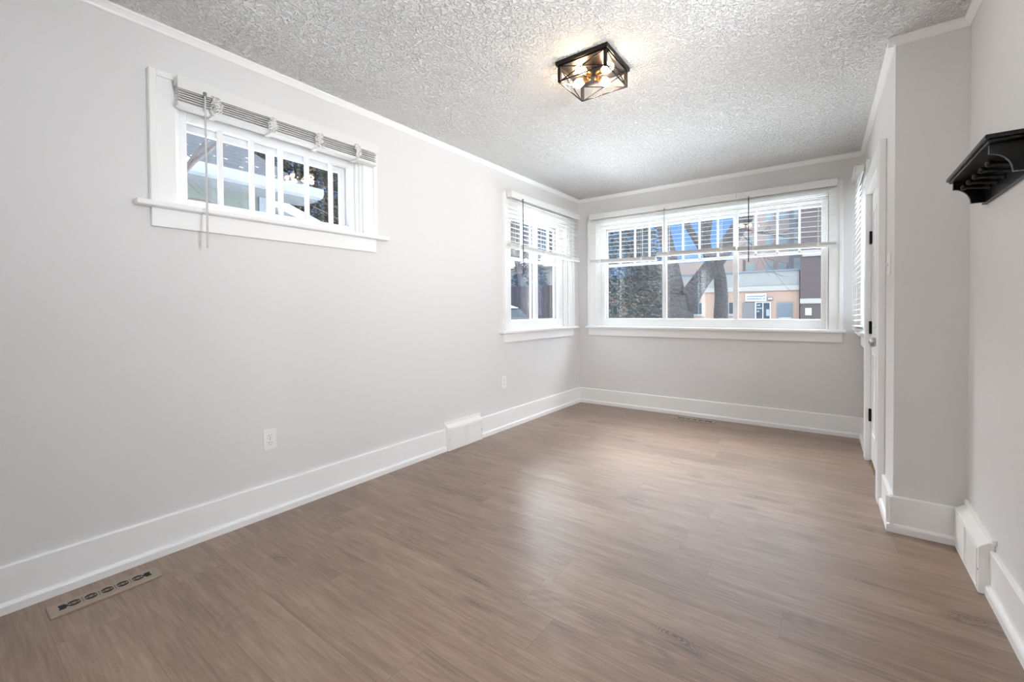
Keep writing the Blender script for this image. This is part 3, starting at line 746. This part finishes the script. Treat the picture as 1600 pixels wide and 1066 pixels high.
bwin(-14.6, -13.4, .70, 1.50, mid=True); bwin(-12.3, -11.0, .70, 1.40); bwin(-7.15, -6.25, .70, 1.60); bwin(-4.6, -3.9, .72, 1.60, mid=True)
bwin(-10.2, -9.2, .70, 1.5)
# entry
part('entry_panel', M['grey_door_panel'], bd, (-3.28, -2.45, 37.93, 38, GZ, 1.58))
dd = part('entrance_door', M['aluminium'], bd, (-2.42, -1.36, 37.9, 38, GZ, 1.62))
p = MB().box(-2.32, -1.92, 37.88, 37.9, GZ + .1, 1.54).box(-1.84, -1.44, 37.88, 37.9, GZ + .1, 1.54).build('pane', M['win_dark']); p.parent = dd
for q in ((-2.28, -2.05, 37.86, 37.88, 1.32, 1.42), (-2.28, -1.95, 37.86, 37.88, 1.08, 1.18), (-2.28, -2.12, 37.86, 37.88, .85, .95), (-1.66, -1.46, 37.86, 37.88, .55, 1.05)):
    p = MB().box(*q).build('door_notice', M['win_pale']); p.parent = dd
lv = MB(); lv.box(-.98, .02, 37.94, 38, .35, 1.56)
for k in range(9): lv.box(-.95, -.01, 37.90, 37.94, .42 + k * .125, .49 + k * .125)
q = lv.build('louvre_vent', M['louvre']); q.parent = bd; q.matrix_parent_inverse = Matrix.Translation(-Vector(bd.location))
part('vent_sill', M['pale_band'], bd, (-.85, -.05, 37.85, 38, .36, .46))
sg = empty('building_sign', (-2.35, 37.95, 1.66)); tag(sg, 'white rectangular sign above the glass entrance across the street', 'sign')
p = MB().box(-.72, .70, -.08, .04, 0, .60).build('sign_panel', M['sign_white'], sg, bevel=.01)
rnd = random.Random(3)
for z, x1 in ((.33, .42), (.14, .36)):     # two blurred lines of lettering, unreadable in the photo
    x = -.62; b = MB()
    while x < x1:
        w = rnd.uniform(.05, .09); b.box(x, x + w, -.095, -.08, z + rnd.uniform(0, .02), z + .11 + rnd.uniform(-.02, .01)); x += w + .018
    b.build('lettering', M['sign_ink'], sg)
for z in (.42, .20): MB().lathe([(.065, 0), (.065, .015)], (.56, -.08, z), (0, -1, 0), 14).build('emblem', M['grey_column'], sg)
pl = empty('house_number_plaque', (-1.41, 37.95, 1.75)); tag(pl, 'small dark framed plaque right of the white building sign', 'plaque')
MB().box(-.19, .19, -.06, .04, 0, .20).build('frame', M['grey_door_panel'], pl); MB().box(-.14, .14, -.08, -.06, .05, .15).build('face', M['sign_white'], pl)

# ---- tall block and column behind
tb = empty('apartment_block', (-2, 44, GZ)); tag(tb, 'tall pale pink brick block rising behind the grey parapet', 'building')
def tpart(name, mt, *boxes, parent=None, label=None):
    b = MB()
    for q in boxes: b.box(*q)
    o = b.build(name, mt); o.parent = parent or tb
    if not parent: o.matrix_parent_inverse = Matrix.Translation(-Vector(tb.location))
    return o
tpart('wall', M['pink_brick'], (-4.75, -.62, 44, 54, GZ, 14))
tpart('stair_column', M['grey_column'], (-.60, .62, 43.2, 54, GZ, 14))
for zz in (4.2, 6.6, 8.7):
    for x0, x1 in ((-3.9, -3.2), (-2.35, -1.8), (-1.35, -.85)):
        f = tpart('window', M['pale_band'], (x0 - .06, x1 + .06, 43.94, 44, zz, zz + .9)); tpart('pane', M['win_pale'], (x0, x1, 43.92, 43.94, zz + .06, zz + .84), parent=f)
    f = tpart('window', M['pale_band'], (-.25, .35, 43.14, 43.2, zz - .2, zz + 1.1)); tpart('pane', M['win_pale'], (-.18, .28, 43.12, 43.14, zz - .1, zz + 1.0), parent=f)
# ---- brown tower at right
bt = empty('brown_brick_tower', (2.5, 37.5, GZ)); tag(bt, 'dark brown brick tower at the right of the orange building', 'building')
for nm, mt, bx in (('wall', 'brown_brick', (.50, 6, 37.5, 43, GZ, 13)), ('lower_band', 'pale_band', (.49, 6.05, 37.42, 37.5, 1.45, 1.80)), ('upper_band', 'pale_band', (.62, 6.05, 37.42, 37.5, 4.80, 5.02))):
    q = MB().box(*bx).build(nm, M[mt]); q.parent = bt; q.matrix_parent_inverse = Matrix.Translation(-Vector(bt.location))
ps = empty('wall_poster', (.99, 37.49, .62)); tag(ps, 'white square notice on the brown brick tower', 'sign')
MB().box(-.19, .19, -.04, .01, 0, .50).build('panel', M['sign_white'], ps)
b = MB()
for x, z, w in ((-.12, .36, .08), (.0, .30, .10), (-.05, .20, .12), (-.12, .11, .08), (.05, .10, .07)): b.box(x, x + w, -.05, -.04, z, z + .05)
b.build('marks', M['pale_band'], ps)

# ---- trees
def limb(b, pts, r0, r1, seg=12, wob=.10):
    n = len(pts); b.tube(pts, [r0 + (r1 - r0) * i / (n - 1) for i in range(n)], seg, wob=wob)
def twigs(b, start, direction, length, r, depth, rnd, seg=5, spread=.6):
    p = Vector(start); d = Vector(direction).normalized(); pts = [p.copy()]
    n = 5
    for i in range(n):
        d = (d + Vector((rnd.uniform(-.22, .22), rnd.uniform(-.22, .22), rnd.uniform(-.12, .2)))).normalized(); p = p + d * length / n; pts.append(p.copy())
    b.tube(pts, [r * (1 - .75 * i / n) for i in range(n + 1)], seg)
    if depth > 0:
        for i in range(1, n + 1):
            if rnd.random() < .75:
                dd = (d + Vector((rnd.uniform(-1, 1), rnd.uniform(-1, 1), rnd.uniform(-.4, .7))) * spread).normalized()
                twigs(b, pts[i], dd, length * rnd.uniform(.45, .7), r * .5, depth - 1, rnd, 4, spread)
tr = empty('big_tree', (-1.35, 14, GZ)); tag(tr, 'large bare tree with a forked rough grey trunk beyond the wide window', 'tree')
b = MB(); L_ = lambda pts: [(x + 1.35, y - 14, z - GZ) for x, y, z in pts]
limb(b, L_([(-1.42, 14, GZ), (-1.38, 14, .2), (-1.38, 14, .8), (-1.36, 14, 1.2), (-1.32, 14, 1.55)]), .50, .36, 18, .08)
limb(b, L_([(-1.45, 14, 1.2), (-1.50, 14, 1.7), (-1.58, 14, 2.2), (-1.66, 14, 2.7), (-1.80, 14, 3.3), (-1.95, 14, 4.0), (-2.2, 14.2, 5.2)]), .27, .17, 14, .12)
limb(b, L_([(-1.20, 14, 1.15), (-1.0, 14, 1.60), (-.74, 14, 1.98), (-.47, 14, 2.34), (-.12, 14, 2.82), (.25, 14, 3.45), (.62, 14, 3.95), (1.1, 14.2, 4.6)]), .30, .17, 14, .12)
limb(b, L_([(-.42, 14, 2.45), (-.58, 14.05, 2.8), (-.64, 14.1, 3.2), (-.56, 14.1, 3.7), (-.40, 14.1, 4.5)]), .16, .09, 12, .12)
limb(b, L_([(-.68, 14, 2.85), (-.88, 14, 3.2), (-1.10, 14, 3.6), (-1.35, 14, 4.1), (-1.6, 13.9, 4.8)]), .11, .08, 10, .12)
o = b.build('trunk', M['bark'], tr, smooth=True)
rnd = random.Random(5)
for s, d, l, r in (((-1.9, 14, 3.9), (-.8, .1, .5), 2.2, .05), ((.25, 14, 3.45), (.9, 0, -.35), 2.0, .045), ((.62, 14, 3.95), (.9, -.1, .0), 2.2, .05), ((.9, 14.1, 4.3), (.8, .1, -.2), 1.8, .04), ((-.15, 14, 2.98), (.9, .2, -.5), 1.3, .02), ((.25, 14, 3.45), (.4, .2, -.9), 1.4, .018), ((-.5, 14.1, 4), (.3, 0, .8), 1.5, .04)):
    b = MB(); twigs(b, L_([s])[0], d, l, r, 2, rnd); b.build('branch', M['twig'], tr, smooth=True)
t2 = empty('slim_tree', (-.36, 17, GZ)); tag(t2, 'slimmer dark leaning trunk just right of the big forked tree', 'tree')
b = MB()
K = lambda pts: [(x + .36 - .80, 0, z - GZ) for x, z in pts]
limb(b, K([(-.05, GZ), (.0, .3), (.02, 1.0), (.04, 1.6), (.0, 2.2), (-.10, 2.7), (-.30, 3.1)]), .25, .19, 12, .12)
limb(b, K([(-.2, 2.9), (-.5, 3.5), (-.6, 4.4)]), .15, .1, 10, .1)
b.build('trunk', M['bark'], t2, smooth=True)

def conifer(name, label, loc, h, r, mt, n, seed, z0=.6, leaf=.16, group=None, taper=.75):
    root = empty(name, loc); tag(root, label, 'tree', group); rnd = random.Random(seed)
    MB().tube([(0, 0, 0), (0, 0, h * .9)], [.16, .03], 8).build('trunk', M['bark'], root)
    b = MB(); bm = b.bm
    for i in range(n):
        z = z0 + (h - z0) * (1 - math.sqrt(1 - rnd.random() * .97)); f = 1 - (z - z0) / (h - z0)
        rad = r * (f ** taper) * math.sqrt(rnd.uniform(.25, 1)) ; a = rnd.uniform(0, 6.283)
        c = Vector((rad * math.cos(a), rad * math.sin(a), z - rad * .18 + rnd.uniform(-.1, .1)))
        outw = Vector((math.cos(a), math.sin(a), rnd.uniform(-.6, .2))).normalized()
        side = outw.cross(Vector((0, 0, 1))).normalized()
        q = rnd.uniform(.6, 1.3) * leaf
        tw = (side * math.cos(rnd.uniform(-.9, .9)) + Vector((0, 0, 1)) * rnd.uniform(-.7, .7)).normalized()
        v = [bm.verts.new(c - tw * q * .32), bm.verts.new(c + outw * q * .5 - tw * q * .1), bm.verts.new(c + outw * q * 1.2), bm.verts.new(c + tw * q * .34)]
        bm.faces.new(v)
    me_o = b.build('foliage', mt, root)
    return root
conifer('spruce_tree', 'dense grey green spruce filling the left pane of the wide window', (-8.9, 24.6, GZ), 15, 4.0, M['needle'], 30000, 1, 1.75, .22, taper=.5)
conifer('spruce_tree', 'tall spruce at the far left edge of the wide window', (-17.8, 31.5, GZ), 16, 4.6, M['needle'], 18000, 3, 1.8, .28, taper=.62)

# ---- neighbour's house seen through the high left window
nh = empty('neighbour_house', (-6.5, 0, GZ)); tag(nh, 'neighbouring house with slate blue shingle roof and white gutter', 'house')
def npart(name, mt, b, parent=None, bevel=0):
    o = b.build(name, mt, bevel=bevel); o.parent = parent or nh
    o.matrix_parent_inverse = Matrix.Translation(-Vector(nh.location)); return o
npart('wall', M['stucco'], MB().box(-9, -4.45, -9, 3.12, GZ, 3.0))
npart('corner_board', M['fascia'], MB().box(-4.47, -4.42, 3.03, 3.14, GZ, 2.86))
s = .50
rf = MB().prism([(-4.0, 2.98), (-6.6, 2.98 + 2.6 * s), (-9.2, 2.98), (-9.2, 2.90), (-6.6, 2.90 + 2.6 * s), (-4.0, 2.90)], 'y', -9.5, 3.72)
npart('roof', M['shingle'], rf)
npart('soffit', M['soffit'], MB().box(-4.5, -4.02, -9.5, 3.72, 2.84, 2.88))
g = MB().prism([(-3.88, 3.01), (-3.87, 2.93), (-3.91, 2.88), (-3.99, 2.86), (-4.01, 2.86), (-4.01, 3.01)], 'y', -9.5, 3.74)
npart('gutter', M['fascia'], g)
g = MB()
for k in range(60):
    g.box(-4.35 + .0, -4.05, 3.3, 3.4, 2.839, 2.842) if k == 0 else None
npart('snow_drift', M['snow'], MB().prism([(-4.02, 3.00), (-4.02, 3.03), (-4.35, 3.185), (-4.35, 3.155)], 'y', 1.2, 2.1))
# small snowy outbuilding behind it
sh = empty('garden_shed', (-9.6, 5.8, GZ)); tag(sh, 'low outbuilding with thick white snow on its sloping roof', 'shed')
def spart(name, mt, b):
    o = b.build(name, mt); o.parent = sh; o.matrix_parent_inverse = Matrix.Translation(-Vector(sh.location)); return o
spart('wall', M['garage'], MB().prism([(4.0, GZ), (7.2, GZ), (7.2, 2.7), (4.7, 3.55), (4.0, 3.3)], 'x', -10.5, -8.2))
spart('roof', M['snow'], MB().prism([(3.85, 3.3), (4.7, 3.62), (7.5, 2.68), (7.5, 2.86), (4.7, 3.86), (3.85, 3.5)], 'x', -10.7, -7.9))
conifer('cedar_tree', 'olive green evergreen behind the neighbouring roof', (-14.3, 8.9, GZ), 11, 3.1, M['cedar'], 26000, 8, .8, .27, taper=.35)
conifer('cedar_tree', 'broad dark evergreen farther right behind the snowy outbuilding', (-16.6, 15.4, GZ), 12, 2.7, M['cedar'], 15000, 9, .8, .27, taper=.35)
conifer('cedar_tree', 'evergreen directly behind the neighbouring house roof', (-15.6, 3.0, GZ), 12, 2.5, M['cedar'], 10000, 10, .8, .28, taper=.35)
# bare shrub close to that window
bs = empty('bare_shrub', (-2.6, 2.2, GZ)); tag(bs, 'thin bare branches crossing in front of the neighbouring house', 'shrub')
b = MB(); rnd = random.Random(11)
B_ = lambda pts: [(x + 2.6, y - 2.2, z - GZ) for x, y, z in pts]
def curve(pts, r0, r1):
    P = [Vector(p) for p in pts]; out_ = []
    for i in range(len(P) - 1):
        p0, p1, p2, p3 = P[max(i - 1, 0)], P[i], P[i + 1], P[min(i + 2, len(P) - 1)]
        for k in range(6):
            t = k / 6; out_.append(.5 * ((2 * p1) + (p2 - p0) * t + (2 * p0 - 5 * p1 + 4 * p2 - p3) * t * t + (3 * p1 - p0 - 3 * p2 + p3) * t ** 3))
    out_.append(P[-1]); n = len(out_)
    b = MB(); b.tube(B_(out_), [r0 + (r1 - r0) * i / (n - 1) for i in range(n)], 6); b.build('branch', M['twig'], bs, smooth=True)
curve([(-2.6, 1.1, GZ), (-2.6, 1.25, 1.2), (-2.6, 1.50, 2.35), (-2.6, 1.75, 2.75), (-2.55, 2.05, 3.1)], .030, .014)
curve([(-2.6, 1.50, 2.35), (-2.6, 1.60, 2.62), (-2.6, 1.80, 2.95)], .016, .010)
curve([(-2.6, 1.25, 1.2), (-2.6, 1.45, 2.15), (-2.6, 1.95, 2.20), (-2.6, 2.35, 2.00), (-2.6, 2.75, 1.85)], .012, .005)
curve([(-2.6, 1.45, 2.0), (-2.6, 1.70, 1.95), (-2.6, 1.95, 2.02)], .010, .005)
curve([(-2.6, 2.45, GZ), (-2.6, 2.50, 1.4), (-2.6, 2.42, 1.9), (-2.6, 2.62, 2.25)], .010, .005)
curve([(-2.6, 2.3, 2.0), (-2.6, 2.15, 1.85), (-2.6, 1.95, 1.75)], .007, .003)
curve([(-2.6, 3.4, GZ), (-2.6, 3.55, 1.6), (-2.6, 3.35, 2.2), (-2.6, 3.45, 2.6)], .010, .006)
for k in range(9):
    y = rnd.uniform(1.4, 3.8); b = MB(); twigs(b, (0.2, y - 2.2, rnd.uniform(2.4, 2.9)), (0, rnd.uniform(-1, 1), rnd.uniform(-.3, .6)), .8, .006, 2, rnd, 4); b.build('branch', M['twig'], bs, smooth=True)

# ---- seen through the corner window
fn = empty('board_fence', (-6, 10, GZ)); tag(fn, 'brown vertical board fence outside the corner window', 'fence')
MB().box(-4.5, 2.5, 0, .06, 0, 1.78 - GZ).build('board_panel', M['fence'], fn)
MB().box(-4.5, 2.5, -.03, 0, 0, .78 - GZ).build('base_board', M['fence_base'], fn)
MB().box(-4.5, 2.5, -.05, .08, .76 - GZ, .80 - GZ).build('rail', M['pale_band'], fn)
fh = empty('pale_house', (-9, 17, GZ)); tag(fh, 'pale stucco house standing behind the board fence', 'house')
MB().box(-3.6, 1.7, 0, 2.2, 0, 3.1 - GZ).build('wall', M['pale_wall'], fh)
MB().prism([(-.3, 3.1 - GZ), (1.1, 3.6 - GZ), (2.5, 3.1 - GZ), (2.5, 3.2 - GZ), (1.1, 3.75 - GZ), (-.3, 3.2 - GZ)], 'x', -3.9, 2.0).build('roof', M['snow'], fh)
cr = empty('parked_car', (-4.15, 7.7, GZ + .12)); tag(cr, 'dark grey parked car with snow on its roof below the board fence', 'car')
prof = [(-1.9, .35), (-1.9, .95), (-1.7, 1.10), (-1.35, 1.72), (-1.1, 1.80), (.25, 1.80), (.60, 1.72), (1.25, 1.18), (2.2, 1.02), (2.45, .80), (2.45, .35)]
MB().prism(prof, 'y', -.85, .85).build('body', M['car_body'], cr, bevel=.06, seg=3)
MB().prism([(-1.2, 1.20), (-1.05, 1.66), (.25, 1.66), (.95, 1.20)], 'y', -.87, -.84).build('side_window', M['car_glass'], cr)
MB().prism([(-1.25, 1.78), (-1.0, 1.87), (.2, 1.87), (.62, 1.75), (.5, 1.74)], 'y', -.75, .75).build('roof_snow', M['snow'], cr, bevel=.02)
for x in (-1.2, 1.6):
    for y in (-.80, .80): MB().lathe([(.34, -.1), (.36, -.08), (.36, .08), (.34, .1)], (x, y, .24), (0, 1, 0), 22).build('wheel', M['tyre'], cr, smooth=False)
conifer('spruce_tree', 'grey green conifer behind the fence through the corner window', (-7.7, 15, GZ), 5.2, 1.3, M['needle'], 6000, 4, .8, .16)
t3 = empty('bare_tree', (-6.75, 13.2, GZ)); tag(t3, 'bare pale branched tree behind the fence through the corner window', 'tree')
b = MB(); limb(b, [(0, 0, 0), (.05, 0, 2.0), (-.1, 0, 3.0), (-.35, 0, 4.0), (-.5, 0, 5.2)], .16, .07, 10, .1)
limb(b, [(-.1, 0, 2.9), (.3, 0, 3.7), (.4, 0, 4.8)], .08, .04, 8, .1)
rnd = random.Random(21)
for k in range(12): twigs(b, (rnd.uniform(-.4, .3), 0, rnd.uniform(2.8, 5.0)), (rnd.uniform(-1, 1), rnd.uniform(-.3, .3), rnd.uniform(0, .8)), 1.7, .022, 2, rnd, 4)
b.build('trunk', M['twig'], t3, smooth=True)
